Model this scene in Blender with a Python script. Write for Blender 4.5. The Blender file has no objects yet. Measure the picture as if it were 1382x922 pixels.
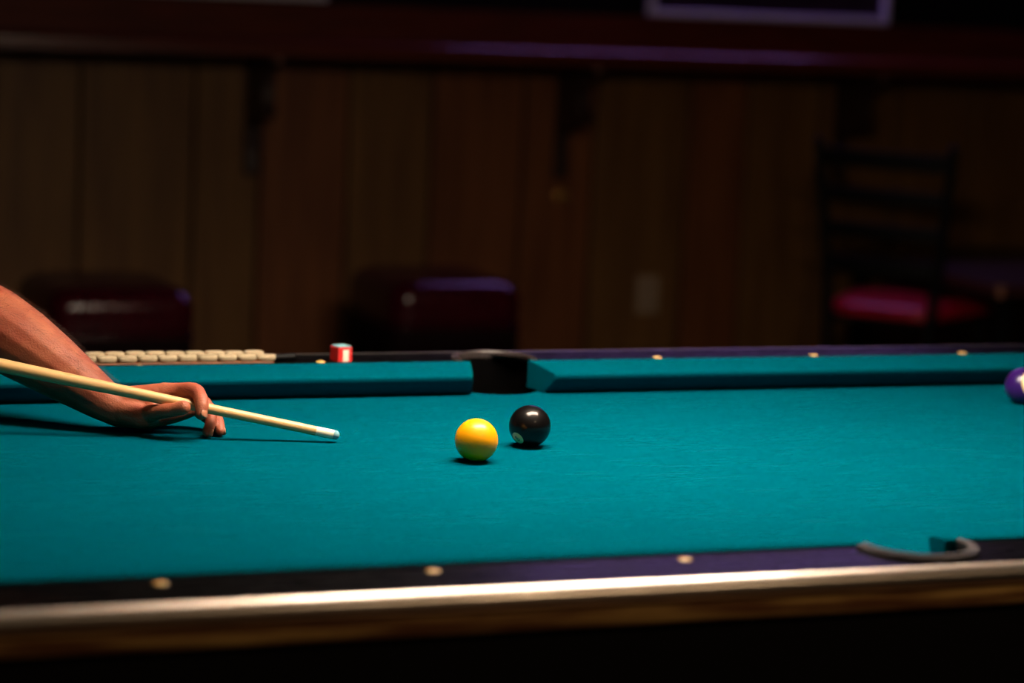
import bpy, bmesh, math, random
import numpy as np
from mathutils import Vector, Matrix

random.seed(7)
rng = np.random.default_rng(7)
scene = bpy.context.scene
C = scene.collection

# ------------------------------------------------------------------ camera
FPX, W_PX, H_PX = 3470.0, 1382.0, 922.0
YAW, PITCH, ROLL = 0.37587, 0.144945, 0.045651
CAM = np.array([-1.42072, -3.02363, 0.64703])          # z = 0 is the cloth of the table bed
_fwd = np.array([math.sin(YAW)*math.cos(PITCH), math.cos(YAW)*math.cos(PITCH), -math.sin(PITCH)])
_r0 = np.array([math.cos(YAW), -math.sin(YAW), 0.0]); _u0 = np.cross(_r0, _fwd)
_right = math.cos(ROLL)*_r0 + math.sin(ROLL)*_u0
_up = -math.sin(ROLL)*_r0 + math.cos(ROLL)*_u0
cam_data = bpy.data.cameras.new('camera'); cam = bpy.data.objects.new('camera', cam_data); C.objects.link(cam)
cam_data.sensor_width = 36.0; cam_data.lens = FPX/W_PX*36.0
M = Matrix.Identity(4)
for i in range(3):
    M[i][0], M[i][1], M[i][2], M[i][3] = _right[i], _up[i], -_fwd[i], CAM[i]
cam.matrix_world = M
cam_data.dof.use_dof = True; cam_data.dof.focus_distance = 3.44; cam_data.dof.aperture_fstop = 2.4
cam_data.clip_start = 0.05
scene.camera = cam

def ray(x, y):
    return (x-W_PX/2)/FPX*_right + (H_PX/2-y)/FPX*_up + _fwd
def at(x, y, dep):                       # pixel + depth along the view axis
    return CAM + dep*ray(x, y)
def on_z(x, y, z):                       # pixel on a level plane
    d = ray(x, y); return CAM + (z-CAM[2])/d[2]*d

# ------------------------------------------------------------------ world, exposure
world = bpy.data.worlds.new('world'); scene.world = world; world.use_nodes = True
world.node_tree.nodes['Background'].inputs[0].default_value = (0.010, 0.008, 0.007, 1)
world.node_tree.nodes['Background'].inputs[1].default_value = 0.3
vs = scene.view_settings
vs.view_transform = 'Standard'; vs.look = 'None'; vs.gamma = 1.0; vs.use_curve_mapping = False
vs.exposure = 0.0
LAMP_POS = (0.0, 0.06, 0.98); LAMP_STRENGTH = 60.0; LAMP_COLOR = (1.0, 0.86, 0.70)
BULB_STRENGTH = 24.0; BULB_COLOR = (1.0, 0.70, 0.42)
NEON_STRENGTH = 34.0; NEON_COLOR = (0.50, 0.27, 1.0)
SHADE_STRENGTH = 5.8; SHADE_COLOR = (1.0, 0.58, 0.22)
FLOOR_Z = -0.76; CEIL_Z = 1.95; WALL_Y = 4.2

# ------------------------------------------------------------------ helpers
def lin(r, g, b):
    f = lambda c: ((c/255+0.055)/1.055)**2.4 if c/255 > 0.04045 else c/255/12.92
    return (f(r), f(g), f(b), 1)
def mat(name, col, rough=0.5, metal=0.0, col2=None, scale=(8, 8, 8), noise=4.0, detail=4, contrast=(0.3, 0.7),
        bump=0.0, bump_scale=200.0, coat=0.0, spec=0.5, sss=0.0, sheen=0.0, rough2=None, emit=None, emit_s=0.0, coat_rough=0.1):
    m = bpy.data.materials.new(name); m.use_nodes = True
    nt = m.node_tree; N = nt.nodes; L = nt.links; b = N['Principled BSDF']
    b.inputs['Base Color'].default_value = col; b.inputs['Roughness'].default_value = rough
    b.inputs['Metallic'].default_value = metal; b.inputs['Specular IOR Level'].default_value = spec
    b.inputs['Coat Weight'].default_value = coat; b.inputs['Coat Roughness'].default_value = coat_rough
    if sss:
        b.inputs['Subsurface Weight'].default_value = sss; b.inputs['Subsurface Radius'].default_value = (1, 0.35, 0.2)
        b.inputs['Subsurface Scale'].default_value = 0.006
    if sheen: b.inputs['Sheen Weight'].default_value = sheen
    if emit: b.inputs['Emission Color'].default_value = emit; b.inputs['Emission Strength'].default_value = emit_s
    tc = N.new('ShaderNodeTexCoord'); mp = N.new('ShaderNodeMapping'); L.new(tc.outputs['Object'], mp.inputs['Vector'])
    mp.inputs['Scale'].default_value = scale
    nz = N.new('ShaderNodeTexNoise'); nz.inputs['Scale'].default_value = noise; nz.inputs['Detail'].default_value = detail
    L.new(mp.outputs['Vector'], nz.inputs['Vector'])
    cr = N.new('ShaderNodeValToRGB')
    cr.color_ramp.elements[0].position = contrast[0]; cr.color_ramp.elements[1].position = contrast[1]
    cr.color_ramp.elements[0].color = col
    c2 = col2 if col2 else (col[0]*1.12, col[1]*1.12, col[2]*1.12, 1)
    cr.color_ramp.elements[1].color = c2
    L.new(nz.outputs['Fac'], cr.inputs['Fac']); L.new(cr.outputs['Color'], b.inputs['Base Color'])
    if rough2 is not None:
        mr = N.new('ShaderNodeMapRange'); mr.inputs['To Min'].default_value = rough; mr.inputs['To Max'].default_value = rough2
        mr.inputs['From Min'].default_value = 0.3; mr.inputs['From Max'].default_value = 0.7
        L.new(nz.outputs['Fac'], mr.inputs['Value']); L.new(mr.outputs['Result'], b.inputs['Roughness'])
    if bump:
        n2 = N.new('ShaderNodeTexNoise'); n2.inputs['Scale'].default_value = bump_scale; n2.inputs['Detail'].default_value = 3
        L.new(mp.outputs['Vector'], n2.inputs['Vector'])
        bp = N.new('ShaderNodeBump'); bp.inputs['Strength'].default_value = bump; bp.inputs['Distance'].default_value = 0.002
        L.new(n2.outputs['Fac'], bp.inputs['Height']); L.new(bp.outputs['Normal'], b.inputs['Normal'])
    return m

def tag(o, label=None, cat=None, group=None, kind=None):
    if label: o['label'] = label
    if cat: o['category'] = cat
    if group: o['group'] = group
    if kind: o['kind'] = kind
    return o
def empty(name, loc=(0, 0, 0), rz=0.0):
    o = bpy.data.objects.new(name, None); o.empty_display_size = 0.05; C.objects.link(o)
    o.location = loc; o.rotation_euler = (0, 0, rz); return o
def link_mesh(name, me, m, parent=None, smooth=False):
    o = bpy.data.objects.new(name, me); C.objects.link(o)
    if m: me.materials.append(m)
    if smooth:
        for p in me.polygons: p.use_smooth = True
    if parent: o.parent = parent
    return o
def obj(name, bm, m, parent=None, smooth=False, bevel=0.0, seg=2):
    me = bpy.data.meshes.new(name); bmesh.ops.recalc_face_normals(bm, faces=bm.faces[:]); bm.to_mesh(me); bm.free()
    o = link_mesh(name, me, m, parent, smooth)
    if bevel:
        md = o.modifiers.new('bevel', 'BEVEL'); md.width = bevel; md.segments = seg; md.limit_method = 'ANGLE'; md.angle_limit = 0.6
    return o
def box(bm, x0, x1, y0, y1, z0, z1):
    v = [bm.verts.new(p) for p in ((x0,y0,z0),(x1,y0,z0),(x1,y1,z0),(x0,y1,z0),(x0,y0,z1),(x1,y0,z1),(x1,y1,z1),(x0,y1,z1))]
    for f in ((0,3,2,1),(4,5,6,7),(0,1,5,4),(1,2,6,5),(2,3,7,6),(3,0,4,7)): bm.faces.new([v[i] for i in f])
    return bm
def bx(*a): return box(bmesh.new(), *a)
def loft(bm, rings, cap=True, close=True):
    vs_ = [[bm.verts.new(p) for p in r] for r in rings]
    n = len(rings[0])
    for a, b in zip(vs_[:-1], vs_[1:]):
        for i in range(n if close else n-1):
            j = (i+1) % n; bm.faces.new((a[i], a[j], b[j], b[i]))
    if cap and close:
        bm.faces.new(vs_[0][::-1]); bm.faces.new(vs_[-1])
    return bm
def prism(bm, pts, z0, z1):               # 2-D outline (may be concave) extruded in z
    lo = [bm.verts.new((x, y, z0)) for x, y in pts]; hi = [bm.verts.new((x, y, z1)) for x, y in pts]
    n = len(pts)
    for i in range(n): bm.faces.new((lo[i], lo[(i+1) % n], hi[(i+1) % n], hi[i]))
    f1 = bm.faces.new(hi); f2 = bm.faces.new(lo[::-1])
    bmesh.ops.triangulate(bm, faces=[f1, f2], ngon_method='EAR_CLIP')
    return bm
def lathe(bm, prof, seg=24, cx=0, cy=0):
    rings = [[(cx+r*math.cos(2*math.pi*i/seg), cy+r*math.sin(2*math.pi*i/seg), z) for i in range(seg)] for r, z in prof]
    return loft(bm, rings)
def tube(bm, pts, radii, seg=14, round_caps=True):
    """closed tapered tube along a polyline, with rounded ends"""
    P = [Vector(p) for p in pts]
    if not hasattr(radii, '__len__'): radii = [radii]*len(P)
    cen, rad, tan = [], [], []
    n = len(P)
    T = []
    for i in range(n):
        t = (P[min(i+1, n-1)]-P[max(i-1, 0)]); T.append(t.normalized())
    if round_caps:
        for k in range(4):
            a = math.pi/2*(1-k/4.0)
            cen.append(P[0]-T[0]*radii[0]*math.sin(a)); rad.append(max(radii[0]*math.cos(a), radii[0]*0.08)); tan.append(T[0])
    for i in range(n): cen.append(P[i]); rad.append(radii[i]); tan.append(T[i])
    if round_caps:
        for k in range(1, 5):
            a = math.pi/2*k/4.0
            cen.append(P[-1]+T[-1]*radii[-1]*math.sin(a)); rad.append(max(radii[-1]*math.cos(a), radii[-1]*0.08)); tan.append(T[-1])
    ref = Vector((0, 0, 1)) if abs(tan[0].z) < 0.9 else Vector((1, 0, 0))
    rings = []
    nx = (ref - tan[0]*ref.dot(tan[0])).normalized()
    for c, r, t in zip(cen, rad, tan):
        nx = (nx - t*nx.dot(t)).normalized(); ny = t.cross(nx)
        rings.append([c + (nx*math.cos(2*math.pi*i/seg)+ny*math.sin(2*math.pi*i/seg))*r for i in range(seg)])
    return loft(bm, rings)
def smooth_path(pts, rad, sub=5):          # Catmull-Rom resampling of a joint chain
    P = [np.array(p, float) for p in pts]; out, ro = [], []
    for i in range(len(P)-1):
        p0 = P[max(i-1, 0)]; p1 = P[i]; p2 = P[i+1]; p3 = P[min(i+2, len(P)-1)]
        for k in range(sub):
            t = k/sub
            out.append(0.5*((2*p1)+(-p0+p2)*t+(2*p0-5*p1+4*p2-p3)*t*t+(-p0+3*p1-3*p2+p3)*t**3))
            ro.append(rad[i]*(1-t)+rad[i+1]*t)
    out.append(P[-1]); ro.append(rad[-1]); return out, ro
def remeshed(name, bm, voxel, m, parent, iters=6, factor=0.5):
    me = bpy.data.meshes.new(name); bmesh.ops.recalc_face_normals(bm, faces=bm.faces[:]); bm.to_mesh(me); bm.free()
    o = bpy.data.objects.new(name, me); C.objects.link(o)
    md = o.modifiers.new('r', 'REMESH'); md.mode = 'VOXEL'; md.voxel_size = voxel; md.use_smooth_shade = True
    sm = o.modifiers.new('s', 'SMOOTH'); sm.factor = factor; sm.iterations = iters
    dg = bpy.context.evaluated_depsgraph_get(); dg.update()
    new = bpy.data.meshes.new_from_object(o.evaluated_get(dg)); o.modifiers.clear(); o.data = new
    bpy.data.meshes.remove(me)
    new.materials.clear(); new.materials.append(m)
    for p in new.polygons: p.use_smooth = True
    new.name = name; o.parent = parent
    return o
def copy_tree(o, parent=None):
    c = o.copy(); C.objects.link(c); c.parent = parent
    for ch in [k for k in o.children]: copy_tree(ch, c)
    return c

# ------------------------------------------------------------------ materials
def cloth_mat():
    m = mat('cloth_teal', (0.0, 0.0635, 0.093, 1), rough=0.95, col2=(0.0, 0.0685, 0.099, 1), scale=(1, 1, 1), noise=5, detail=6, bump=0.25, bump_scale=900, spec=0.0)
    nt = m.node_tree; N = nt.nodes; L = nt.links; b = N['Principled BSDF']
    base = b.inputs['Base Color'].links[0].from_socket
    mp = [n for n in N if n.type == 'MAPPING'][0]
    # chalk specks and faint brushed streaks
    v = N.new('ShaderNodeTexVoronoi'); v.inputs['Scale'].default_value = 42; L.new(mp.outputs['Vector'], v.inputs['Vector'])
    r = N.new('ShaderNodeMapRange'); r.inputs['From Min'].default_value = 0.035; r.inputs['From Max'].default_value = 0.075
    r.inputs['To Min'].default_value = 1; r.inputs['To Max'].default_value = 0; L.new(v.outputs['Distance'], r.inputs['Value'])
    n1 = N.new('ShaderNodeTexNoise'); n1.inputs['Scale'].default_value = 6; n1.inputs['Detail'].default_value = 5; L.new(mp.outputs['Vector'], n1.inputs['Vector'])
    r2 = N.new('ShaderNodeMapRange'); r2.inputs['From Min'].default_value = 0.56; r2.inputs['From Max'].default_value = 0.72
    r2.inputs['To Min'].default_value = 0; r2.inputs['To Max'].default_value = 0.5; L.new(n1.outputs['Fac'], r2.inputs['Value'])
    mu = N.new('ShaderNodeMath'); mu.operation = 'MULTIPLY'; L.new(r.outputs['Result'], mu.inputs[0]); L.new(r2.outputs['Result'], mu.inputs[1])
    mp2 = N.new('ShaderNodeMapping'); mp2.inputs['Scale'].default_value = (14, 90, 1); mp2.inputs['Rotation'].default_value = (0, 0, 0.2)
    tc = [n for n in N if n.type == 'TEX_COORD'][0]; L.new(tc.outputs['Object'], mp2.inputs['Vector'])
    n3 = N.new('ShaderNodeTexNoise'); n3.inputs['Scale'].default_value = 1.0; n3.inputs['Detail'].default_value = 4; L.new(mp2.outputs['Vector'], n3.inputs['Vector'])
    r3 = N.new('ShaderNodeMapRange'); r3.inputs['From Min'].default_value = 0.60; r3.inputs['From Max'].default_value = 0.80
    r3.inputs['To Min'].default_value = 0; r3.inputs['To Max'].default_value = 0.07; L.new(n3.outputs['Fac'], r3.inputs['Value'])
    ad = N.new('ShaderNodeMath'); ad.operation = 'ADD'; ad.use_clamp = True; L.new(mu.outputs[0], ad.inputs[0]); L.new(r3.outputs['Result'], ad.inputs[1])
    mx = N.new('ShaderNodeMix'); mx.data_type = 'RGBA'; L.new(ad.outputs[0], mx.inputs['Factor']); L.new(base, mx.inputs['A'])
    mx.inputs['B'].default_value = (0.02, 0.16, 0.20, 1); L.new(mx.outputs['Result'], b.inputs['Base Color'])
    return m
M_cloth = cloth_mat()
M_rail = mat('rail_black', lin(5, 5, 6), rough=0.24, col2=lin(9, 8, 8), scale=(3, 20, 20), noise=6, rough2=0.34, spec=0.018)
M_trim = mat('trim_steel', lin(205, 196, 186), rough=0.30, metal=1.0, col2=lin(176, 165, 152), scale=(1.5, 40, 40), noise=5, rough2=0.4)
M_fascia = mat('fascia_wood', lin(124, 78, 46), rough=0.34, col2=lin(226, 180, 104), scale=(2.2, 30, 34), noise=3.2, detail=7, contrast=(0.42, 0.74), coat=0.35, coat_rough=0.3, bump=0.35, bump_scale=18)
M_lip = mat('fascia_lip', lin(150, 108, 70), rough=0.35, metal=0.3, col2=lin(112, 78, 48), scale=(3, 30, 30))
M_apron = mat('apron_black', lin(14, 12, 12), rough=0.7, spec=0.2)
M_liner = mat('pocket_black', lin(4, 4, 4), rough=0.8, col2=lin(7, 6, 6), spec=0.0)
M_rim = mat('pocket_rubber', lin(40, 33, 32), rough=0.5, col2=lin(54, 45, 43), noise=14)
M_pearl = mat('sight_pearl', lin(206, 164, 84), rough=0.4, col2=lin(220, 184, 110), noise=60)
M_slate = mat('slate', lin(58, 60, 62), rough=0.8)
M_yellow = mat('ball_yellow', lin(226, 152, 1), rough=0.4, col2=lin(230, 156, 2), noise=2, coat=0.22, coat_rough=0.13, spec=0.25)
M_black = mat('ball_black', lin(6, 5, 5), rough=0.40, col2=lin(8, 6, 6), noise=2, coat=0.40, coat_rough=0.12, spec=0.10)
M_purple = mat('ball_purple', lin(40, 14, 82), rough=0.3, col2=lin(46, 18, 92), noise=2, coat=0.25, coat_rough=0.14, spec=0.3)
M_ivory = mat('ball_ivory', lin(212, 186, 132), rough=0.3, col2=lin(218, 194, 142), noise=2, coat=0.2, coat_rough=0.14, spec=0.3)
M_shaft = mat('cue_maple', lin(196, 152, 96), rough=0.36, col2=lin(210, 172, 116), scale=(60, 60, 3), noise=2.5, detail=6, coat=0.25, coat_rough=0.2)
M_ferrule = mat('cue_ferrule', lin(216, 210, 186), rough=0.3)
M_tip = mat('cue_tip_blue', lin(74, 132, 150), rough=0.9, col2=lin(120, 170, 180), noise=80)
M_butt = mat('cue_butt', lin(48, 20, 14), rough=0.25, coat=0.6)
M_brist = mat('bristle', lin(140, 126, 98), rough=0.8, col2=lin(172, 156, 126), scale=(80, 80, 20), noise=6)
M_brushwood = mat('brush_wood', lin(96, 58, 34), rough=0.45, col2=lin(126, 80, 48), scale=(6, 40, 40))
M_chalkred = mat('chalk_paper_red', lin(186, 30, 30), rough=0.55, col2=lin(204, 40, 36))
M_chalkpale = mat('chalk_paper_pale', lin(226, 204, 190), rough=0.6)
M_chalktop = mat('chalk_blue', lin(104, 152, 158), rough=0.95, noise=90)
M_plank = mat('wall_plank', lin(112, 78, 38), rough=0.5, col2=lin(88, 56, 26), scale=(14, 14, 1.1), noise=2.2, detail=6, contrast=(0.35, 0.7), spec=0.3)
M_plank2 = mat('wall_plank_red', lin(116, 68, 34), rough=0.5, col2=lin(92, 50, 24), scale=(14, 14, 1.1), noise=2.2, detail=6, contrast=(0.35, 0.7), spec=0.3)
M_walldark = mat('wall_dark', lin(13, 11, 12), rough=0.8, spec=0.1)
M_shelf = mat('shelf_wood', lin(98, 38, 22), rough=0.25, col2=lin(78, 29, 17), scale=(2, 26, 26), noise=3, detail=6, coat=0.12, coat_rough=0.2)
M_board = mat('shelf_backboard', lin(98, 38, 22), rough=0.5, col2=lin(78, 29, 17), scale=(2, 26, 26), noise=3, detail=6, spec=0.15)
M_shelfdark = mat('bracket_wood', lin(50, 24, 16), rough=0.45, col2=lin(36, 17, 12), scale=(20, 20, 3))
M_floor = mat('floor_boards', lin(44, 30, 22), rough=0.5, col2=lin(30, 20, 15), scale=(3, 20, 1))
M_ceil = mat('ceiling_dark', lin(34, 30, 28), rough=0.9)
M_vinyl = mat('vinyl_maroon', lin(58, 6, 18), rough=0.20, col2=lin(50, 5, 15), noise=3, spec=0.5, bump=0.15, bump_scale=60)
M_vinylred = mat('vinyl_red', lin(176, 10, 40), rough=0.34, col2=lin(158, 8, 36), noise=3, bump=0.15, bump_scale=60)
M_stoolside = mat('stool_skirt', lin(20, 6, 8), rough=0.7, col2=lin(16, 5, 6), spec=0.05)
M_metal = mat('black_metal', lin(7, 7, 8), rough=0.6, metal=0.0, spec=0.15)
M_tabletop = mat('side_table_top', lin(58, 46, 46), rough=0.35, col2=lin(48, 38, 38), noise=3)
M_tableedge = mat('side_table_edge', lin(64, 30, 26), rough=0.4)
M_plate = mat('outlet_plastic', lin(146, 124, 104), rough=0.4)
M_slot = mat('outlet_slot', lin(24, 20, 18), rough=0.6)
M_brass = mat('brass_knob', lin(176, 132, 66), rough=0.35, metal=0.7)
M_frame = mat('picture_frame_white', lin(206, 206, 222), rough=0.35)
M_print = mat('picture_print', lin(30, 24, 30), rough=0.3, col2=lin(54, 36, 48), noise=3, scale=(3, 3, 3))
M_screw = mat('bracket_cap', lin(150, 104, 84), rough=0.35)
M_neon = mat('neon_tube', (*NEON_COLOR, 1), emit=(*NEON_COLOR, 1), emit_s=NEON_STRENGTH)
M_lamp = mat('lamp_diffuser', (1, 0.95, 0.9, 1), emit=(*LAMP_COLOR, 1), emit_s=LAMP_STRENGTH)
M_shade = mat('lamp_housing', lin(40, 34, 30), rough=0.5)
M_glow = mat('lamp_amber_glass', lin(150, 90, 40), rough=0.3, emit=(*SHADE_COLOR, 1), emit_s=SHADE_STRENGTH)

def skin_mat():
    m = mat('skin', lin(144, 77, 54), rough=0.5, col2=lin(160, 92, 65), scale=(1, 1, 1), noise=38, detail=5, sss=0.12, spec=0.35, bump=0.35, bump_scale=420)
    nt = m.node_tree; N = nt.nodes; L = nt.links; b = N['Principled BSDF']
    base = b.inputs['Base Color'].links[0].from_socket
    mp = [n for n in N if n.type == 'MAPPING'][0]
    n1 = N.new('ShaderNodeTexNoise'); n1.inputs['Scale'].default_value = 22; n1.inputs['Detail'].default_value = 3; L.new(mp.outputs['Vector'], n1.inputs['Vector'])
    r = N.new('ShaderNodeMapRange'); r.inputs['From Min'].default_value = 0.45; r.inputs['From Max'].default_value = 0.7; r.inputs['To Max'].default_value = 0.6
    L.new(n1.outputs['Fac'], r.inputs['Value'])
    mx = N.new('ShaderNodeMix'); mx.data_type = 'RGBA'; L.new(r.outputs['Result'], mx.inputs['Factor']); L.new(base, mx.inputs['A'])
    mx.inputs['B'].default_value = lin(130, 54, 41); L.new(mx.outputs['Result'], b.inputs['Base Color'])
    return m
M_skin = skin_mat()
M_nail = mat('nail', lin(168, 108, 82), rough=0.28, spec=0.5)
M_armhair = mat('arm_hair', lin(58, 30, 17), rough=0.6)
M_shirt = mat('shirt_black', lin(24, 24, 28), rough=0.9, bump=0.2, bump_scale=300)
M_jeans = mat('jeans', lin(30, 38, 58), rough=0.9)
M_shoe = mat('shoe', lin(20, 18, 18), rough=0.6)
M_hair = mat('hair_brown', lin(48, 30, 20), rough=0.6)

# ------------------------------------------------------------------ room shell
X0, X1, Y0, Y1 = -4.4, 5.2, -4.6, WALL_Y
tag(obj('floor', bx(X0, X1, Y0, Y1+0.1, FLOOR_Z-0.1, FLOOR_Z), M_floor), 'dark wooden floor of the pool hall', kind='structure')
tag(obj('ceiling', bx(X0, X1, Y0, Y1+0.1, CEIL_Z, CEIL_Z+0.1), M_ceil), 'dark ceiling of the pool hall', kind='structure')
tag(obj('wall_left', bx(X0-0.1, X0, Y0, Y1+0.1, FLOOR_Z, CEIL_Z), M_walldark), 'dark side wall of the pool hall', kind='structure')
tag(obj('wall_right', bx(X1, X1+0.1, Y0, Y1+0.1, FLOOR_Z, CEIL_Z), M_walldark), 'dark side wall beyond the side table', kind='structure')
tag(obj('wall_front', bx(X0, X1, Y0-0.1, Y0, FLOOR_Z, CEIL_Z), M_walldark), 'dark wall behind the camera', kind='structure')
wall = tag(obj('wall_back', bx(X0, X1, Y1+0.012, Y1+0.1, FLOOR_Z, CEIL_Z), M_walldark), 'dark wall clad with brown planks below the drinks shelf', kind='structure')
grooves = [0.088, 0.419, 0.616, 0.884, 1.145, 1.437, 1.671, 1.987, 2.187, 2.437, 2.711, 2.998]
xs = list(grooves); x = grooves[0]
while x > X0+0.4: x -= random.uniform(0.2, 0.33); xs.insert(0, x)
x = grooves[-1]
while x < X1-0.4: x += random.uniform(0.2, 0.33); xs.append(x)
xs = [X0] + xs + [X1]
SH_TOP = 0.413; SH_BOT = 0.375
for i, (a, b) in enumerate(zip(xs[:-1], xs[1:])):
    g = 0.0045
    obj('plank', bx(a+g, b-g, Y1+random.uniform(-0.0015, 0.001), Y1+0.012, FLOOR_Z+0.002, SH_BOT), M_plank2 if 1.1 < (a+b)/2 < 1.75 or i % 5 == 0 else M_plank, wall, bevel=0.003)
tag(obj('trim_1', bx(X0, X1, Y1-0.012, Y1+0.012, SH_TOP, 0.513), M_board), 'reddish brown board along the wall above the shelf', kind='structure')

# ------------------------------------------------------------------ pool table
PT = tag(empty('pool_table', (0, 0, FLOOR_Z)), 'pool table with teal cloth, black rails and steel edging', 'pool table')
PT_OFF = -FLOOR_Z
def tpart(name, bm, m, parent=PT, **k):
    for v in bm.verts: v.co.z += PT_OFF
    return obj(name, bm, m, parent, **k)
SPC, SPR = (0.0, 0.645), 0.060          # side pocket centre / radius
CPC, CPR = (1.150, 0.592), 0.066        # corner pocket
def arc(c, r, a0, a1, n):
    return [(c[0]+r*math.cos(math.radians(a0+(a1-a0)*i/n)), c[1]+r*math.sin(math.radians(a0+(a1-a0)*i/n))) for i in range(n+1)]
q = arc(SPC, 0.070, -90, -25.4, 12) + arc(CPC, CPR, 159.6, 292.3, 18)
def mirror_outline(q):
    out = list(q)
    out += [(x, -y) for x, y in reversed(q)]
    out += [(-x, -y) for x, y in q]
    out += [(-x, y) for x, y in reversed(q)]
    r = []
    for p in out:
        if not r or (abs(p[0]-r[-1][0])+abs(p[1]-r[-1][1])) > 1e-6: r.append(p)
    if abs(r[0][0]-r[-1][0])+abs(r[0][1]-r[-1][1]) < 1e-6: r.pop()
    return r
bm = prism(bmesh.new(), mirror_outline(q), -0.030, 0.0)
tpart('bed_cloth', bm, M_cloth)
# cushions: profile (outward offset from the nose line, height)
NZ = 0.0330
CP = [(0.002, NZ+0.0012), (0.012, NZ+0.0035), (0.035, 0.0408), (0.062, 0.0448), (0.0685, 0.0446), (0.0685, 0.001), (0.026, 0.001), (0.008, 0.017), (0.0015, NZ-0.007), (0.0, NZ-0.002)]
def cushion(n0, n1, k0, k1, axis, sgn, nose):
    """nose from n0 to n1; the ends slope by k (change of coordinate per metre of outward offset)"""
    bm = bmesh.new(); rings = []
    N = 14
    for i in range(N+1):
        t = i/N; ring = []
        for o, z in CP:
            a = n0+k0*o; b = n1+k1*o; s = a+(b-a)*t
            ring.append((s, sgn*(nose+o), z) if axis == 'x' else (sgn*(nose+o), s, z))
        rings.append(ring)
    return loft(bm, rings)
HN_X, HN_Y = 1.1176, 0.5588
for s in (1, -1):
    for d in (1, -1):
        tpart('cushion', cushion(d*0.067, d*1.055, -d*0.29, d*0.72, 'x', s, HN_Y), M_cloth, bevel=0.006, seg=3)
    tpart('cushion', cushion(-0.496, 0.496, -0.72, 0.72, 'y', s, HN_X), M_cloth, bevel=0.004)
# black rail tops (with pocket cut-outs)
RI, RO, RZ0, RZ1 = 0.6278, 0.725, 0.004, 0.042
RR = 0.064
def long_rail(sx, sy):
    a = math.degrees(math.asin((RI-SPC[1])/RR))
    pts = arc(SPC, RR, 85, a, 14) + [(1.060, RI), (1.060, RO), (0.0055, RO)]
    return prism(bmesh.new(), [(sx*x, sy*y) for x, y in pts], RZ0, RZ1)
def casting(sx, sy):
    pts = [(1.182, 0.500)] + arc(CPC, 0.0662, -61, 152, 20) + [(1.0605, RI), (1.0605, RO)] + arc((1.200, RO-0.06), 0.06, 90, 0, 6) + [(1.260, 0.500)]
    return prism(bmesh.new(), [(sx*x, sy*y) for x, y in pts], RZ0, RZ1+0.0005)
for sx in (1, -1):
    for sy in (1, -1):
        tpart('rail', long_rail(sx, sy), M_rail, bevel=0.0012)
        tpart('corner_casting', casting(sx, sy), M_rail, bevel=0.0015)
    tpart('rail', bx(*sorted((sx*1.1815, sx*1.260)), -0.4995, 0.4995, RZ0, RZ1), M_rail, bevel=0.0015)
# steel edging and wooden fascia round the outside
def ring_profile(prof, name, m, **k):
    """sweep (outward offset from RO, z) round the rounded rectangle of the rails"""
    for axis, sgn in (('x', 1), ('x', -1), ('y', 1), ('y', -1)):
        bm = bmesh.new(); rings = []
        L_ = 1.20 if axis == 'x' else RO-0.06
        for i in range(2):
            t = (-1 if i == 0 else 1)*L_
            rings.append([(t, sgn*(RO+o), z) if axis == 'x' else (sgn*(1.260+o), t, z) for o, z in prof])
        loft(bm, rings); tpart(name, bm, m, **k)
    for sx in (1, -1):
        for sy in (1, -1):
            bm = bmesh.new(); rings = []
            for i in range(9):
                a = math.pi/2*i/8
                rings.append([(sx*(1.200+(0.06+o)*math.cos(a)), sy*(RO-0.06+(0.06+o)*math.sin(a)), z) for o, z in prof])
            loft(bm, rings); tpart(name+'_corner', bm, m, **k)
prof = [(0.0005, 0.0425)]
for i in range(9):
    a = math.pi/2*(1-i/8.0); prof.append((0.003+0.0150*math.cos(a), 0.0290+0.0140*math.sin(a)))
prof += [(0.018, 0.0275), (0.0005, 0.0275)]
ring_profile(prof, 'steel_edging', M_trim, smooth=False)
ring_profile([(0.0005, 0.0270), (0.0185, 0.0270), (0.0195, 0.0245), (0.0185, 0.0215), (0.0005, 0.0215)], 'edging_lip', M_lip)
ring_profile([(0.0005, 0.0210), (0.0165, 0.0210), (0.0172, 0.0120), (0.0165, 0.0040), (0.0150, 0.0005), (0.0005, 0.0005)], 'fascia', M_fascia)
# sights
def sight(x, y):
    bm = lathe(bmesh.new(), [(0.0074, RZ1-0.002), (0.0074, RZ1+0.0006), (0.0050, RZ1+0.0014), (0.0012, RZ1+0.0017)], 20, x, y)
    tpart('sight', bm, M_pearl, smooth=True)
for k in (-3, -2, -1, 1, 2, 3):
    for s in (1, -1): sight(k*0.2794, s*0.6525)
for k in (-1, 0, 1):
    for s in (1, -1): sight(s*1.2113, k*0.2794)
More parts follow.
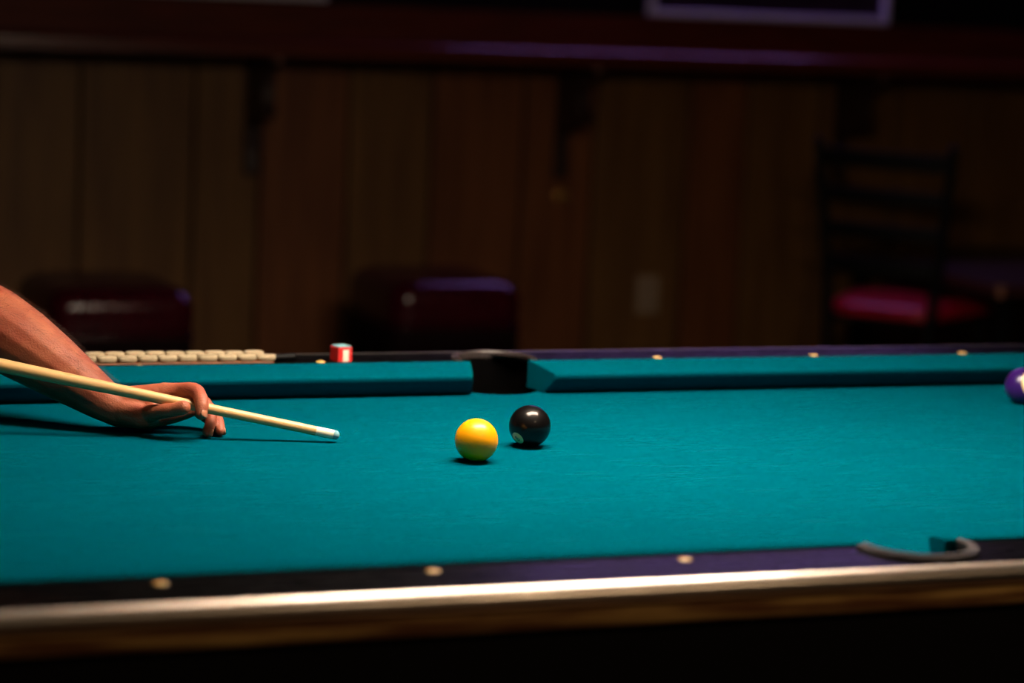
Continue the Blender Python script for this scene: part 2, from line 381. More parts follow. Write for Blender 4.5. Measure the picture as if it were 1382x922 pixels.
# pockets
def pocket(cx, cy, rot, R, a_lo, a_hi, name):
    """angles a_lo..a_hi (deg, before rotation by rot) carry the high back wall and the rim"""
    SEG = 48; bm = bmesh.new(); rings = []
    r_in, r_out = R-0.003, R+0.0005
    def top(a):
        a = (a+180) % 360-180
        mid = (a_lo+a_hi)/2; d = abs((a-mid+180) % 360-180); half = (a_hi-a_lo)/2
        return 0.0405 if d <= half else -0.034
    A = [360.0*i/SEG for i in range(SEG)]
    def P(a, r, z):
        t = math.radians(a+rot); return (cx+r*math.cos(t), cy+r*math.sin(t), z)
    rings.append([P(a, r_out, top(a)) for a in A]); rings.append([P(a, r_in, top(a)) for a in A])
    rings.append([P(a, r_in, -0.09) for a in A]); rings.append([P(a, r_in*0.55, -0.125) for a in A]); rings.append([P(a, 0.004, -0.130) for a in A])
    loft(bm, rings, cap=False)
    tpart('pocket_liner', bm, M_liner, smooth=False)
    # rim with a groove
    bm = bmesh.new(); rings = []
    pr = [(R-0.003, 0.036), (R-0.0034, 0.0462), (R-0.0018, 0.0485), (R+0.0010, 0.0485), (R+0.0020, 0.0452), (R+0.0036, 0.0452), (R+0.0044, 0.0468), (R+0.0066, 0.0468), (R+0.0080, 0.0440), (R+0.0082, 0.0420), (R+0.003, 0.0420), (R+0.0005, 0.036)]
    n = 40
    for i in range(n+1):
        a = a_lo-3+(a_hi-a_lo+6)*i/n; rings.append([P(a, r, z) for r, z in pr])
    loft(bm, rings); tpart('pocket_rim', bm, M_rim)
for s in (1, -1): pocket(0.0, s*SPC[1], 0 if s > 0 else 180, SPR, -6, 186, 'side')
for sx in (1, -1):
    for sy in (1, -1):
        base = {(1, 1): 45, (-1, 1): 135, (-1, -1): 225, (1, -1): 315}[(sx, sy)]
        pocket(sx*CPC[0], sy*CPC[1], base, 0.0655, -104, 104, 'corner')
# slate, apron and legs
bm = bx(-1.08, 1.08, -0.56, 0.56, -0.052, -0.0305); tpart('slate', bm, M_slate)
for s in (1, -1):
    tpart('apron', bx(-1.240, 1.240, *sorted((s*0.7165, s*0.732)), -0.30, -0.0015), M_apron, bevel=0.003)
    tpart('apron', bx(*sorted((s*1.223, s*1.240)), -0.716, 0.716, -0.30, -0.0015), M_apron, bevel=0.003)
tpart('cabinet_floor', bx(-1.2225, 1.2225, -0.716, 0.716, -0.30, -0.285), M_apron)
for sx in (1, -1):
    for sy in (1, -1):
        bm = bmesh.new(); x0, y0 = sx*1.05, sy*0.50
        rings = [[(x0+a*w, y0+b*w, z) for a, b in ((-1,-1),(1,-1),(1,1),(-1,1))] for w, z in ((0.055, FLOOR_Z+0.02), (0.062, FLOOR_Z+0.06), (0.085, -0.34), (0.085, -0.3005))]
        loft(bm, rings); lg = tpart('leg', bm, M_apron, bevel=0.004)
        tpart('foot', lathe(bmesh.new(), [(0.035, FLOOR_Z), (0.04, FLOOR_Z+0.008), (0.03, FLOOR_Z+0.0195)], 20, x0, y0), M_metal, lg)

# ------------------------------------------------------------------ balls
BR = 0.028575
def sphere_bm(r, u=96, v=64):
    bm = bmesh.new(); bmesh.ops.create_uvsphere(bm, u_segments=u, v_segments=v, radius=r); return bm
def look(n):
    n = Vector(n).normalized(); return n.to_track_quat('Z', 'Y')
yb = at(643, 594, FPX*2*BR/59.0); yb = np.array([-0.23797, 0.08459, BR])
bb = np.array([-0.12747, 0.17319, BR])
pb = np.array([0.8020, 0.4070, BR])
def ball(name, pos, m, label, group='pool balls'):
    o = tag(obj(name, sphere_bm(BR), m, None, True), label, 'ball', group); o.location = pos; return o
ball('yellow_ball', yb, M_yellow, 'solid yellow pool ball in front of the black ball')
b8 = ball('black_ball', bb, M_black, 'black eight ball behind and right of the yellow ball')
def cap_bm(r, a0, a1, seg=40, rings=6, off=0.0):
    bm = bmesh.new(); R = []
    for i in range(rings+1):
        a = a0+(a1-a0)*i/rings
        R.append([(r*math.sin(a)*math.cos(2*math.pi*k/seg), r*math.sin(a)*math.sin(2*math.pi*k/seg), r*math.cos(a)) for k in range(seg)])
    return loft(bm, R, cap=False)
def disc_normal(nx, ny):                # facing direction of a mark seen at (nx, ny) on a ball's image
    nz = math.sqrt(max(0, 1-nx*nx-ny*ny)); return nx*_right+ny*_up-nz*_fwd
nq = look(disc_normal(-0.60, -0.58))
spin = Matrix.Rotation(math.radians(40), 4, 'Z').to_quaternion()
d = obj('number_disc', cap_bm(BR*1.0015, 0.0005, 0.33), M_ivory, b8, True); d.rotation_mode = 'QUATERNION'; d.rotation_quaternion = nq; d['label'] = 'pale disc carrying the number 8'
def eight_bm():
    bm = bmesh.new()
    for cy, R, w in ((0.0020, 0.0015, 0.00055), (-0.0018, 0.0019, 0.00062)):
        rings = []
        for i in range(29):
            a = 2*math.pi*i/28; ring = []
            for rr, h in ((R-w, 0.0), (R-w, 1.0), (R+w, 1.0), (R+w, 0.0)):
                x, y = rr*math.cos(a)*0.9, cy+rr*math.sin(a)
                rad = BR*(1.0010+0.0030*h); z = math.sqrt(rad*rad-x*x-y*y); ring.append((x, y, z))
            rings.append(ring)
        loft(bm, rings, cap=False)
    return bm
e8 = obj('numeral_eight', eight_bm(), M_black, b8); e8.rotation_mode = 'QUATERNION'; e8.rotation_quaternion = nq @ spin
# striped ball: ivory poles on a purple band
sb = ball('striped_ball', pb, M_purple, 'purple and ivory striped ball at the right edge by the far cushion')
ax = look(disc_normal(0.55, 0.15))
for s, nm in ((1, 'ivory_cap'), (-1, 'ivory_cap')):
    c = obj(nm, cap_bm(BR*1.003, 0.0005, 0.86, seg=72, rings=28), M_ivory, sb, True); c.rotation_mode = 'QUATERNION'
    c.rotation_quaternion = ax if s > 0 else look(-disc_normal(0.55, 0.15))

# ------------------------------------------------------------------ cue
tipP = on_z(452.0, 587.0, 0.0105); lefP = at(0, 493.0, 3.41)
cdir = (lefP-tipP)/np.linalg.norm(lefP-tipP)
cue = tag(empty('pool_cue', tuple(tipP)), 'pale maple pool cue held over the cloth by the hand', 'pool cue')
cq = look(cdir)
def cue_part(name, prof, m, parent=cue):
    o = obj(name, lathe(bmesh.new(), prof, 28), m, parent, True); o.rotation_mode = 'QUATERNION'; o.rotation_quaternion = cq
    md = o.modifiers.new('e', 'EDGE_SPLIT'); md.split_angle = 0.6; return o
cue_part('leather_tip', [(0.0015, -0.0062), (0.0042, -0.0052), (0.0060, -0.0028), (0.0064, 0.0), (0.0064, 0.0022)], M_tip)
cue_part('ferrule', [(0.0065, 0.0023), (0.0065, 0.0260)], M_ferrule)
cue_part('shaft', [(0.0065, 0.0261), (0.0066, 0.10), (0.0072, 0.22), (0.0084, 0.36), (0.0096, 0.48), (0.0106, 0.62), (0.0112, 0.74)], M_shaft)
cue_part('joint_collar', [(0.0114, 0.7405), (0.0116, 0.742), (0.0116, 0.768), (0.0114, 0.7695)], M_trim)
cue_part('butt', [(0.0116, 0.770), (0.0135, 1.0), (0.0155, 1.30), (0.0158, 1.44), (0.0140, 1.455)], M_butt)
cue_part('bumper', [(0.0135, 1.4555), (0.0135, 1.466), (0.010, 1.472)], M_liner)

# ------------------------------------------------------------------ player
person = tag(empty('person', (-1.70, 0.72, FLOOR_Z)), 'person in a dark shirt leaning in, left hand bridging the cue on the cloth', 'person')
def W(*p): return np.array(p, float)
wrist = at(150, 547, 3.476); elbow = at(-105, 388, 3.575)
shoulderL = W(-1.14, 0.70, 0.34); shoulderR = W(-1.36, 0.30, 0.36)
bm = bmesh.new()
def limb(pts, rad, sub=5, seg=16):
    a, b = smooth_path(pts, rad, sub); tube(bm, a, b, seg)
# forearm
limb([elbow, at(-55, 412, 3.555), at(-10, 439, 3.535), at(30, 465, 3.518), at(70, 492, 3.503), at(110, 520, 3.488), wrist, at(172, 556, 3.474)],
     [0.044, 0.051, 0.0535, 0.0500, 0.0430, 0.0345, 0.0255, 0.0230])
# elbow and upper arm
limb([elbow, (elbow+shoulderL)/2+W(0, 0, 0.004), shoulderL], [0.046, 0.052, 0.058])
# palm
MCP = {'i': at(222, 530.5, 3.469), 'm': at(231, 532, 3.488), 'r': at(229, 541, 3.507), 'p': at(221, 551, 3.521)}
for k, r0, r1 in (('i', 0.0205, 0.0128), ('m', 0.0205, 0.0128), ('r', 0.0200, 0.0120), ('p', 0.0185, 0.0112)):
    limb([wrist, (wrist+MCP[k])/2, MCP[k]], [r0, (r0+r1)/2+0.001, r1])
limb([at(160, 553, 3.470), at(188, 561, 3.482), at(206, 562, 3.503)], [0.020, 0.0195, 0.0150])      # heel on the cloth
limb([at(168, 555, 3.466), at(190, 561, 3.460), at(205, 562, 3.457)], [0.0190, 0.0180, 0.0130])      # thenar
limb([at(206, 551, 3.462), at(216, 545, 3.474)], [0.013, 0.013])
limb([at(198, 566, 3.482), at(222, 563, 3.484), at(243, 560, 3.484), at(262, 553, 3.484)], [0.0150, 0.0118, 0.0090, 0.0085])      # ball of the thumb towards the palm
fing = {
    'thumb': ([at(198, 559.5, 3.455), at(216, 555.5, 3.438), at(235, 553, 3.429), at(247.5, 550, 3.4250)], [0.0130, 0.0106, 0.0096, 0.0101]),
    'index': ([MCP['i'], at(243, 527.5, 3.464), at(262, 528, 3.452), at(269.5, 535, 3.440), at(272.5, 545, 3.4290), at(271.0, 559, 3.4235)], [0.0138, 0.0114, 0.0119, 0.0099, 0.0099, 0.0082]),
    'middle': ([MCP['m'], at(254, 535, 3.489), at(274, 541, 3.484), at(285, 562, 3.469), on_z(280.0, 583.5, 0.0080)], [0.0128, 0.0100, 0.0092, 0.0080, 0.0074]),
    'ring': ([MCP['r'], at(255, 543, 3.512), at(279, 548, 3.507), at(293.0, 564, 3.490), on_z(297.5, 582.5, 0.0076)], [0.0120, 0.0096, 0.0088, 0.0078, 0.0070]),
    'little': ([MCP['p'], at(243, 550, 3.527), at(264, 555, 3.529), at(282, 568, 3.515), on_z(293.0, 581.5, 0.0068)], [0.0112, 0.0085, 0.0076, 0.0068, 0.0062]),
}
for k, (pts, rad) in fing.items(): limb(pts, rad, 5, 14)
# torso core, neck, head, right arm (out of the frame to the left)
hipL, hipR = W(-1.72, 0.86, 0.16), W(-1.84, 0.60, 0.16)
chest = (shoulderL+shoulderR)/2+W(-0.10, 0.02, -0.01); pelvis = (hipL+hipR)/2
headc = W(-1.05, 0.42, 0.58)
limb([shoulderL, chest, shoulderR], [0.062, 0.095, 0.062])
limb([chest, (chest+pelvis)/2, pelvis], [0.105, 0.10, 0.11])
limb([chest, W(-1.17, 0.46, 0.46), headc+W(-0.03, 0.01, -0.05)], [0.06, 0.055, 0.055])
limb([headc+W(-0.02, 0.005, 0.035), headc+W(0.0, 0, 0.01), headc+W(0.045, -0.012, -0.06)], [0.088, 0.082, 0.052])
limb([headc+W(0.078, -0.02, 0.005), headc+W(0.105, -0.027, -0.03)], [0.010, 0.015])
for s in (1, -1):
    limb([headc+W(-0.015, 0.005, 0)+s*W(0.022, 0.083, 0.015), headc+W(-0.015, 0.005, 0)+s*W(0.022, 0.083, -0.03)], [0.012, 0.009])
gripP = tipP+cdir*1.22; elbowR = gripP+W(-0.16, -0.06, 0.24)
limb([shoulderR, (shoulderR+elbowR)/2, elbowR], [0.058, 0.050, 0.043])
limb([elbowR, (elbowR*2+gripP)/3, gripP+(elbowR-gripP)*0.22], [0.043, 0.044, 0.026])
hr = (elbowR-gripP); hr /= np.linalg.norm(hr); side = np.cross(cdir, hr); side /= np.linalg.norm(side)
limb([gripP+hr*0.065, gripP+hr*0.030+side*0.016], [0.024, 0.018])
for i in range(4):
    b0 = gripP+cdir*(0.030-0.020*i)
    limb([b0+hr*0.034+side*0.012, b0+hr*0.002+side*0.026, b0-hr*0.024+side*0.008, b0-hr*0.020-side*0.016], [0.010, 0.009, 0.0085, 0.0078])
b0 = gripP-cdir*0.015
limb([b0+hr*0.040, b0+hr*0.020-side*0.022, b0-hr*0.004-side*0.028-cdir*0.02], [0.013, 0.011, 0.009])
loc = W(-1.70, 0.72, FLOOR_Z)
for v in bm.verts: v.co -= Vector(loc)
body = remeshed('body', bm, 0.0019, M_skin, person, iters=7)
# skin relief: tendons, knuckle creases and veins as low-amplitude displacement
me = body.data; n = len(me.vertices)
co = np.empty(n*3); me.vertices.foreach_get('co', co); co = co.reshape(-1, 3)+loc
no = np.empty(n*3); me.vertices.foreach_get('normal', no); no = no.reshape(-1, 3)
disp = np.zeros(n)
def crease(p, axis, depth, width, reach):
    d = co-p; s = d@axis; r = np.linalg.norm(d-np.outer(s, axis), axis=1)
    disp[r < reach] -= (depth*np.exp(-(s/width)**2))[r < reach]
for k, (pts, rad) in fing.items():
    for j in range(len(pts)-3, len(pts)-1) if k != 'thumb' else (1, 2):
        a = pts[j+1]-pts[j-1]; a /= np.linalg.norm(a)
        for o in (-0.0025, 0.0, 0.0025): crease(pts[j]+a*o, a, 0.00045, 0.0008, rad[j]*1.6)
def ridge(a, b, amp, width):
    ab = b-a; t = np.clip(((co-a)@ab)/(ab@ab), 0, 1); d = np.linalg.norm(co-(a+np.outer(t, ab)), axis=1)
    return amp*np.exp(-(d/width)**2)
upv = np.array([0, 0, 1.0])
for k in 'imr':
    disp += ridge(wrist+upv*0.020, MCP[k]+upv*0.011, 0.0014, 0.006)
co2 = co+no*disp[:, None]-loc
me.vertices.foreach_set('co', co2.ravel()); me.update()
# nails on the visible fingertips
def nail(tip, prev, r, face, ln=0.0095, w=0.0062):
    t = tip-prev; t /= np.linalg.norm(t); f = np.array(face, float); f -= t*(f@t); f /= np.linalg.norm(f); s = np.cross(t, f)
    bm = bmesh.new(); rings = []
    for i in range(7):
        u = i/6; ww = w*(0.86+0.3*math.sin(math.pi*u*0.8))*(1 if u < 0.8 else 1-0.5*(u-0.8)/0.2)
        ring = []
        for j in range(9):
            a = (j/8-0.5)*2; ang = a*0.85
            rr = r*1.03-(0.0011*u*u)
            ring.append(tip+t*(-ln*0.55+ln*u+r*0.15)+f*(rr*math.cos(ang))+s*(rr*math.sin(ang)*ww/0.0062))
        rings.append([Vector(p-loc) for p in ring])
    loft(bm, rings, cap=False, close=False)
    o = obj('fingernail', bm, M_nail, body, True); md = o.modifiers.new('t', 'SOLIDIFY'); md.thickness = 0.0007; md.offset = 0
P_ = fing['index'][0]; nail(P_[5], P_[4], 0.0082, _right*0.75-_fwd*0.55-_up*0.2, 0.010, 0.0062)
P_ = fing['middle'][0]; nail(P_[4], P_[3], 0.0074, _right*0.9-_fwd*0.1, 0.010, 0.006)
P_ = fing['ring'][0]; nail(P_[4], P_[3], 0.0070, _right*1.0+_fwd*0.2, 0.009, 0.0056)
# forearm hair
fa = elbow-wrist; fl = np.linalg.norm(fa); fa /= fl
t = (co2+loc-wrist)@fa
dors = no@(upv*0.75+_fwd*0.55)
cand = np.where((t > -0.01) & (t < fl*0.98) & (dors > -0.15) & (np.linalg.norm(np.cross(co2+loc-wrist, fa), axis=1) < 0.075))[0]
pick = rng.choice(cand, 2600, replace=True)
V, F = [], []
for i in pick:
    p = co2[i]; nn = no[i]; dr = -fa*0.8+_right*0.0+np.array([0, 0, -0.25])+rng.normal(0, 0.35, 3)
    dr -= nn*(dr@nn); dr /= np.linalg.norm(dr)+1e-9
    ln = rng.uniform(0.008, 0.017); sd = np.cross(dr, nn)*0.00013
    b = len(V)
    for s_, (u, h) in enumerate(((0, -0.0003), (0.4, 0.0030), (0.75, 0.0050), (1.0, 0.0060))):
        c = p+dr*ln*u+nn*h; w = 1-0.7*u
        V += [c-sd*w, c+sd*w, c+nn*0.00009*w]
    for s_ in range(3):
        a = b+3*s_
        for k in range(3): F.append((a+k, a+(k+1) % 3, a+3+(k+1) % 3, a+3+k))
me = bpy.data.meshes.new('arm_hair'); me.from_pydata([tuple(v) for v in V], [], F)
tag(link_mesh('arm_hair', me, M_armhair, body), 'fine brown hair on the forearm', kind='stuff')
# clothes, out of the frame
bm = bmesh.new()
limb([shoulderL+(elbow-shoulderL)*0.55, shoulderL+W(0, 0, 0.003), chest, shoulderR, shoulderR+(elbowR-shoulderR)*0.55], [0.070, 0.080, 0.125, 0.080, 0.070])
limb([chest, (chest+pelvis)/2+W(0, 0, 0.005), pelvis], [0.135, 0.130, 0.140])
limb([shoulderL*0.6+shoulderR*0.4+W(-.05, 0, 0), (hipL*0.6+hipR*0.4)], [0.115, 0.125]); limb([shoulderL*0.4+shoulderR*0.6+W(-.05, 0, 0), (hipL*0.4+hipR*0.6)], [0.115, 0.125])
for v in bm.verts: v.co -= Vector(loc)
remeshed('shirt', bm, 0.009, M_shirt, person, iters=4)
bm = bmesh.new()
limb([hipL, hipR], [0.135, 0.135])
footL, footR = W(-1.62, 0.95, FLOOR_Z), W(-2.02, 0.48, FLOOR_Z)
for h, f, kn in ((hipL, footL, W(-1.60, 0.92, -0.30)), (hipR, footR, W(-1.90, 0.54, -0.30))):
    limb([h, kn, f+W(0, 0, 0.07)], [0.10, 0.065, 0.052])
for v in bm.verts: v.co -= Vector(loc)
remeshed('trousers', bm, 0.011, M_jeans, person, iters=4)
for f in (footL, footR):
    bm = bmesh.new(); limb([f+W(-0.06, 0, 0.042), f+W(0.05, -0.01, 0.038), f+W(0.15, -0.03, 0.030)], [0.042, 0.038, 0.028])
    for v in bm.verts: v.co.z = max(v.co.z, FLOOR_Z+0.001); v.co -= Vector(loc)
    remeshed('shoe', bm, 0.008, M_shoe, person, iters=2)
bm = bmesh.new(); limb([headc+W(-0.062, 0.015, -0.01), headc+W(-0.040, 0.010, 0.045), headc+W(0.020, -0.005, 0.085)], [0.072, 0.084, 0.050])
for v in bm.verts: v.co -= Vector(loc)
remeshed('hair', bm, 0.006, M_hair, person, iters=2)

# ------------------------------------------------------------------ things on the far rail
br = tag(empty('table_brush', (-0.5, 0.662, RZ1)), 'long cream brush with rows of tufts lying on the far rail', 'brush')
obj('brush_block', bx(-0.150, 0.146, -0.017, 0.022, 0.0, 0.0032), M_brushwood, br, bevel=0.002)
def tuft_bm(w, d, h):
    bm = bmesh.new(); rings = []
    for u, sx, z in ((0, 0.86, 0.0), (0.3, 0.95, 0.35), (0.6, 1.0, 0.7), (0.85, 0.93, 0.93), (1, 0.72, 1.0)):
        rings.append([((w*sx)*math.copysign(abs(math.cos(a))**0.55, math.cos(a)), (d*sx)*math.copysign(abs(math.sin(a))**0.55, math.sin(a)), h*z) for a in [2*math.pi*i/20 for i in range(20)]])
    return loft(bm, rings)
tuft = None
for row, (yy, h, off) in enumerate(((-0.0075, 0.0095, 0.0), (0.011, 0.0125, 0.016))):
    for i in range(10 if row == 0 else 9):
        xx = -0.136+0.0302*i+off
        o = obj('bristle_tuft', tuft_bm(0.0149, 0.0090, h*random.uniform(0.94, 1.05)), M_brist, br, True); o.location = (xx, yy, 0.0032)
h = obj('handle', tube(bmesh.new(), [(0.1462, 0.004, 0.0060), (0.160, 0.005, 0.0060), (0.182, 0.006, 0.0065)], [0.0045, 0.0048, 0.0056]), M_metal, br, True)
ch = tag(empty('chalk_cube', (-0.2450, 0.6600, RZ1), math.radians(14)), 'small red and white wrapped chalk cube standing on the far rail', 'chalk')
obj('wrapper', bx(-0.0125, 0.0125, -0.0125, 0.0125, 0, 0.0225), M_chalkred, ch, bevel=0.0012)
obj('pale_label', bx(-0.0040, 0.0060, -0.0130, -0.01255, 0.0008, 0.0190), M_chalkpale, ch)
obj('pale_label', bx(0.01255, 0.0130, -0.0105, 0.0105, 0.0008, 0.0215), M_chalkpale, ch)
obj('chalk_top', bx(-0.0112, 0.0112, -0.0112, 0.0112, 0.0226, 0.0242), M_chalktop, ch, bevel=0.0008)

# ------------------------------------------------------------------ shelf, brackets, frames, outlet, knobs
sh = tag(empty('drinks_shelf', (0, WALL_Y-0.15, SH_BOT)), 'long reddish brown wooden drinks shelf along the planked wall', 'shelf')
def local(bm, o):
    for v in bm.verts: v.co -= o.location
    return bm
obj('shelf_board', local(bx(X0+0.002, X1-0.002, 3.915, WALL_Y-0.0125, SH_BOT+0.006, SH_TOP), sh), M_shelf, sh, bevel=0.003)
bm = bmesh.new(); prof = []
for i in range(9):
    a = math.pi/2*(1-i/8); prof.append((3.9145-0.018*math.cos(a), SH_TOP-0.016+0.018*math.sin(a)))
prof += [(3.8965, SH_BOT-0.006), (3.9145, SH_BOT-0.006)]
loft(bm, [[(x, y, z) for y, z in prof] for x in (X0+0.002, X1-0.002)])
obj('shelf_nosing', local(bm, sh), M_shelf, sh, smooth=False)
for bxn, lab in ((-0.375, 'left of the stools'), (0.585, 'above the left stool'), (1.555, 'above the brass peg'), (2.505, 'behind the chair'), (3.455, 'right of the chair')):
    b = tag(empty('shelf_bracket', (bxn, WALL_Y-0.002, 0.02)), 'dark carved wooden bracket under the drinks shelf, ' + lab, 'bracket', 'shelf brackets')
    pr = [(0, 0.0), (0.040, 0.0), (0.034, 0.02), (0.028, 0.07), (0.032, 0.135), (0.055, 0.152), (0.170, 0.165), (0.200, 0.178), (0.204, 0.195), (0.190, 0.215), (0.180, 0.26), (0.190, 0.30), (0.25, 0.318), (0.270, 0.335), (0.270, 0.352), (0, 0.352)]
    bm = bmesh.new(); loft(bm, [[(s*0.019, -o, z) for o, z in pr] for s in (-1, 1)])
    obj('bracket_body', bm, M_shelfdark, b, bevel=0.002)
    bm = lathe(bmesh.new(), [(0.009, 0.0), (0.009, 0.004), (0.005, 0.006)], 16); o = obj('bracket_cap', bm, M_screw, b); o.location = (0, -0.2702, 0.3415); o.rotation_euler = (math.pi/2, 0, 0)
def frame(xl, xr, zb, zt, label, w=0.024):
    f = tag(empty('picture_frame', ((xl+xr)/2, WALL_Y-0.001, zb)), label, 'picture frame', 'framed pictures above the shelf')
    hw, h = (xr-xl)/2, zt-zb
    y0, y1 = -0.022, 0.010
    obj('frame_border', bx(-hw, hw, y0, y1, 0, w), M_frame, f, bevel=0.003)
    obj('frame_border', bx(-hw, hw, y0, y1, h-w, h), M_frame, f, bevel=0.003)
    obj('frame_border', bx(-hw, -hw+w, y0, y1, w, h-w), M_frame, f, bevel=0.003)
    obj('frame_border', bx(hw-w, hw, y0, y1, w, h-w), M_frame, f, bevel=0.003)
    obj('picture', bx(-hw+w, hw-w, -0.006, 0.008, w, h-w), M_print, f)
frame(1.823, 2.652, 0.516, 1.04, 'white framed dark picture above the shelf, nearest the chair', 0.020)
frame(0.02, 0.800, 0.520, 1.04, 'white framed picture cut off at the top, above the left bracket')
ol = tag(empty('wall_outlet', (1.873, WALL_Y-0.0015, -0.343)), 'pale wall outlet on the planks right of the stools', 'outlet')
obj('cover_plate', bx(-0.038, 0.038, -0.006, 0, -0.060, 0.060), M_plate, ol, bevel=0.003)
for s in (1, -1):
    r = obj('socket', bx(-0.017, 0.017, -0.0075, -0.0061, s*0.026-0.014, s*0.026+0.014), M_plate, ol, bevel=0.001)
    for t in (1, -1): obj('slot', bx(t*0.007-0.0015, t*0.007+0.0015, -0.0080, -0.0076, s*0.026-0.006, s*0.026+0.006), M_slot, r)
for (kx, kz, lab) in ((1.567, -0.039, 'small round brass peg on the wall below the middle bracket'), (2.459, -0.019, 'small round brass peg on the wall beside the chair back')):
    k = tag(empty('coat_peg', (kx, WALL_Y-0.0015, kz)), lab, 'peg', 'brass pegs on the wall')
    for nm, prf in (('backplate', [(0.021, 0.0), (0.021, 0.003), (0.014, 0.005)]), ('knob_head', [(0.006, 0.0052), (0.006, 0.016), (0.013, 0.021), (0.015, 0.028), (0.010, 0.034), (0.003, 0.036)])):
        o = obj(nm, lathe(bmesh.new(), prf, 20), M_brass, k, True); o.rotation_euler = (math.pi/2, 0, 0)

# ------------------------------------------------------------------ stools
def rbox_ring(hx, hy, r, n=6):
    pts = []
    for cx, cy, a0 in ((hx-r, hy-r, 0), (-hx+r, hy-r, 90), (-hx+r, -hy+r, 180), (hx-r, -hy+r, 270)):
        for i in range(n+1):
            a = math.radians(a0+90*i/n); pts.append((cx+r*math.cos(a), cy+r*math.sin(a)))
    return pts
def make_stool(loc_, rz, label):
    s = tag(empty('padded_stool', loc_, rz), label, 'stool', 'padded stools under the shelf')
    hx, hy, zt = 0.186, 0.215, 0.579
    rings = []
    for ins, z in [(0.004, 0.455), (0.0, 0.475)] + [(0.055*(1-math.cos(a_)), 0.517+0.055*math.sin(a_)) for a_ in [math.pi/2*k_/10 for k_ in range(10)]] + [(0.065, 0.5725), (0.10, 0.5755), (0.17, zt)]:
        rings.append([(x, y, z) for x, y in rbox_ring(hx-ins, hy-ins, max(0.055-ins*0.3, 0.010))])
    obj('cushion', loft(bmesh.new(), rings), M_vinyl, s, True)
    rings = [[(x, y, z) for x, y in rbox_ring(hx-0.002-i_, hy-0.002-i_, 0.043)] for i_, z in ((0.006, 0.365), (0.0, 0.37), (0.0, 0.449), (0.004, 0.4545))]
    obj('skirt', loft(bmesh.new(), rings), M_stoolside, s, True)
    bm = bmesh.new()
    pts = rbox_ring(hx+0.001, hy+0.001, 0.046)
    rr = [[(x*(1+d_), y*(1+d_), 0.452+z_) for x, y in pts] for d_, z_ in ((0, -0.004), (0.012, -0.002), (0.012, 0.002), (0, 0.004), (-0.004, 0))]
    rr.append(rr[0]); loft(bm, rr, cap=False); obj('piping', bm, M_vinyl, s, True)
    for sx in (1, -1):
        for sy in (1, -1):
            obj('leg', tube(bmesh.new(), [(sx*(hx-0.045), sy*(hy-0.045), 0.364), (sx*(hx-0.02), sy*(hy-0.02), 0.012)], [0.019, 0.012]), M_metal, s, True)
    for sy in (1, -1): obj('stretcher', tube(bmesh.new(), [(-(hx-0.034), sy*(hy-0.034), 0.16), (hx-0.034, sy*(hy-0.034), 0.16)], 0.008), M_metal, s, True)
    for sx in (1, -1): obj('stretcher', tube(bmesh.new(), [(sx*(hx-0.036), -(hy-0.036), 0.19), (sx*(hx-0.036), hy-0.036, 0.19)], 0.008), M_metal, s, True)
    return s
make_stool((0.928, 3.525, FLOOR_Z), 0, 'maroon padded stool with a purple sheen along its front edge')
make_stool((-0.005, 3.405, FLOOR_Z), math.radians(2), 'dull maroon padded stool behind the forearm, at the left')

# ------------------------------------------------------------------ chair and low table
cx, cy = 2.268, 3.45
face = math.atan2(0.65, 0.76)            # direction the chair faces
chair = tag(empty('ladderback_chair', (cx+0.21*math.cos(face), cy+0.21*math.sin(face), FLOOR_Z), face-math.pi/2), 'black metal ladder-back chair with a red vinyl seat', 'chair')
# local: +y is forward, the back stands at y = -0.21
for s in (1, -1):
    obj('rear_post', tube(bmesh.new(), [(s*0.140, -0.225, 0.012), (s*0.156, -0.205, 0.44), (s*0.176, -0.212, 0.66), (s*0.203, -0.240, 0.945)], [0.015, 0.017, 0.017, 0.016], 12), M_metal, chair, True)
    obj('leg', tube(bmesh.new(), [(s*0.180, 0.180, 0.440), (s*0.190, 0.205, 0.012)], [0.016, 0.013], 12), M_metal, chair, True)
for z, hh in ((0.905, 0.052), (0.800, 0.042), (0.700, 0.042), (0.597, 0.046)):
    bm = bmesh.new(); rings = []
    for i in range(11):
        u = i/10*2-1; x_ = u*(0.160+0.028*(z-0.597)/0.308); yb_ = -0.212-0.028*max(0, (z-0.66)/0.285)-0.018*(1-u*u)
        rings.append([(x_, yb_-0.006, z-hh/2), (x_, yb_+0.006, z-hh/2), (x_, yb_+0.006, z+hh/2), (x_, yb_-0.006, z+hh/2)])
    obj('back_slat', loft(bm, rings), M_metal, chair, bevel=0.002)
rings = []
for ins, z in ((0.006, 0.432), (0, 0.440), (0, 0.452), (0.005, 0.463), (0.018, 0.472), (0.06, 0.479), (0.15, 0.482)):
    rings.append([(x_*(0.96+0.17*y_/0.2), y_, z+0.014) for x_, y_ in rbox_ring(0.205-ins, 0.205-ins, 0.07-ins*0.2)])
obj('seat', loft(bmesh.new(), rings), M_vinylred, chair, True)
bm = bx(-0.155, 0.155, -0.185, 0.19, 0.424, 0.4455); obj('seat_frame', bm, M_metal, chair, bevel=0.004)
for s in (1, -1): obj('stretcher', tube(bmesh.new(), [(s*0.147, -0.216, 0.20), (s*0.1855, 0.194, 0.20)], 0.009), M_metal, chair, True)
obj('stretcher', tube(bmesh.new(), [(-0.186, 0.199, 0.27), (0.186, 0.199, 0.27)], 0.009), M_metal, chair, True)

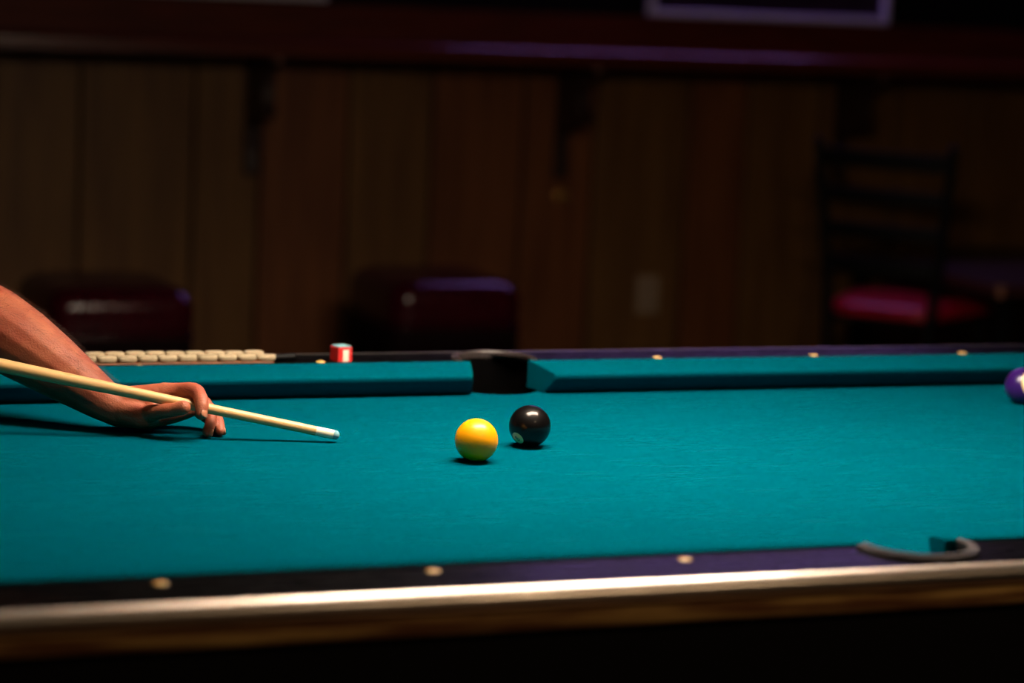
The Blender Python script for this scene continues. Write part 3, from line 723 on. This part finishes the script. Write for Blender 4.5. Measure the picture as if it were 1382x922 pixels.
tb = tag(empty('low_table', (2.90, 3.66, FLOOR_Z)), 'low dark table against the wall at the right, beside the red-seated chair', 'table')
obj('table_top', bx(-0.40, 0.40, -0.47, 0.50, 0.552, 0.575), M_tabletop, tb, bevel=0.004)
obj('edge_band', bx(-0.404, 0.404, -0.476, -0.4705, 0.546, 0.575), M_tableedge, tb)
obj('edge_band', bx(-0.4055, -0.4005, -0.470, 0.50, 0.546, 0.575), M_tableedge, tb)
obj('corner_guard', bx(-0.410, -0.385, -0.480, -0.4765, 0.542, 0.577), M_screw, tb, bevel=0.001)
for sx in (1, -1):
    for sy in (1, -1): obj('leg', bx(*sorted((sx*0.365, sx*0.325)), *sorted((sy*0.44+0.01, sy*0.40+0.01)), 0, 0.5515), M_metal, tb, bevel=0.003)

# ------------------------------------------------------------------ lamp over the table, neon on the wall (both above the frame)
LX, LY, LZ = LAMP_POS
lp = tag(empty('billiard_lamp', (LX, LY, LZ)), 'long box lamp hanging over the pool table', 'lamp')
LHX, LHY = 0.42, 0.15
bm = bmesh.new()
outer = rbox_ring(LHX+0.06, LHY+0.06, 0.04); inner = rbox_ring(LHX+0.052, LHY+0.052, 0.036)
topo = rbox_ring(LHX-0.02, LHY-0.02, 0.03); topi = rbox_ring(LHX-0.028, LHY-0.028, 0.026)
loft(bm, [[(x_, y_, 0.118) for x_, y_ in topi], [(x_, y_, -0.005) for x_, y_ in inner], [(x_, y_, -0.005) for x_, y_ in outer], [(x_, y_, 0.130) for x_, y_ in topo]])
obj('shade', bm, M_glow, lp)
obj('diffuser', bx(-LHX, LHX, -LHY, LHY, 0.004, 0.012), M_lamp, lp)
for s in (1, -1):
    obj('hanging_rod', tube(bmesh.new(), [(s*0.3, 0, 0.131), (s*0.3, 0, CEIL_Z-LZ-0.021)], 0.006), M_shade, lp)
    obj('ceiling_cup', lathe(bmesh.new(), [(0.05, CEIL_Z-LZ-0.0005), (0.05, CEIL_Z-LZ-0.012), (0.02, CEIL_Z-LZ-0.03)], 20, s*0.3, 0), M_shade, lp)
ns = tag(empty('neon_sign', (2.15, WALL_Y-0.06, 1.40)), 'purple neon tube outline on the dark wall above the shelf', 'neon sign')
pts = [(x_, 0, z_) for x_, z_ in rbox_ring(0.62, 0.13, 0.06)]; pts.append(pts[0])
obj('glow_tube', tube(bmesh.new(), pts, 0.011, 10, False), M_neon, ns, True)
for s in (1, -1): obj('clip', bx(s*0.4-0.008, s*0.4+0.008, 0.0112, 0.071, 0.118, 0.142), M_metal, ns)

M_bulb = mat('bulb_glass', (1, 0.8, 0.5, 1), emit=(*BULB_COLOR, 1), emit_s=BULB_STRENGTH)
M_bulb3 = mat('bulb_glass_dim', (1, 0.8, 0.5, 1), emit=(*BULB_COLOR, 1), emit_s=BULB_STRENGTH*0.25)
M_bulb2 = mat('bulb_glass_bright', (1, 0.8, 0.5, 1), emit=(*BULB_COLOR, 1), emit_s=BULB_STRENGTH*11)
for (px_, py_, lab) in ((-1.17, -2.45, 'small pendant bulb hanging close by the camera'), (0.36, -2.07, 'small pendant bulb hanging over the near aisle'), (-3.70, 0.02, 'small pendant bulb beyond the left end of the table')):
    pd = tag(empty('pendant_lamp', (px_, py_, 1.50)), lab, 'lamp', 'small pendant bulbs')
    obj('bulb', lathe(bmesh.new(), [(0.006, -0.050), (0.030, -0.040), (0.044, -0.012), (0.042, 0.010), (0.026, 0.034), (0.016, 0.046)], 20), M_bulb2 if px_ > 0 else (M_bulb3 if px_ < -2 else M_bulb), pd, True)
    obj('socket', lathe(bmesh.new(), [(0.018, 0.0465), (0.020, 0.050), (0.020, 0.085), (0.008, 0.10)], 16), M_metal, pd)
    obj('cord', tube(bmesh.new(), [(0, 0, 0.1005), (0, 0, CEIL_Z-1.50-0.0005)], 0.003, 8, False), M_metal, pd)
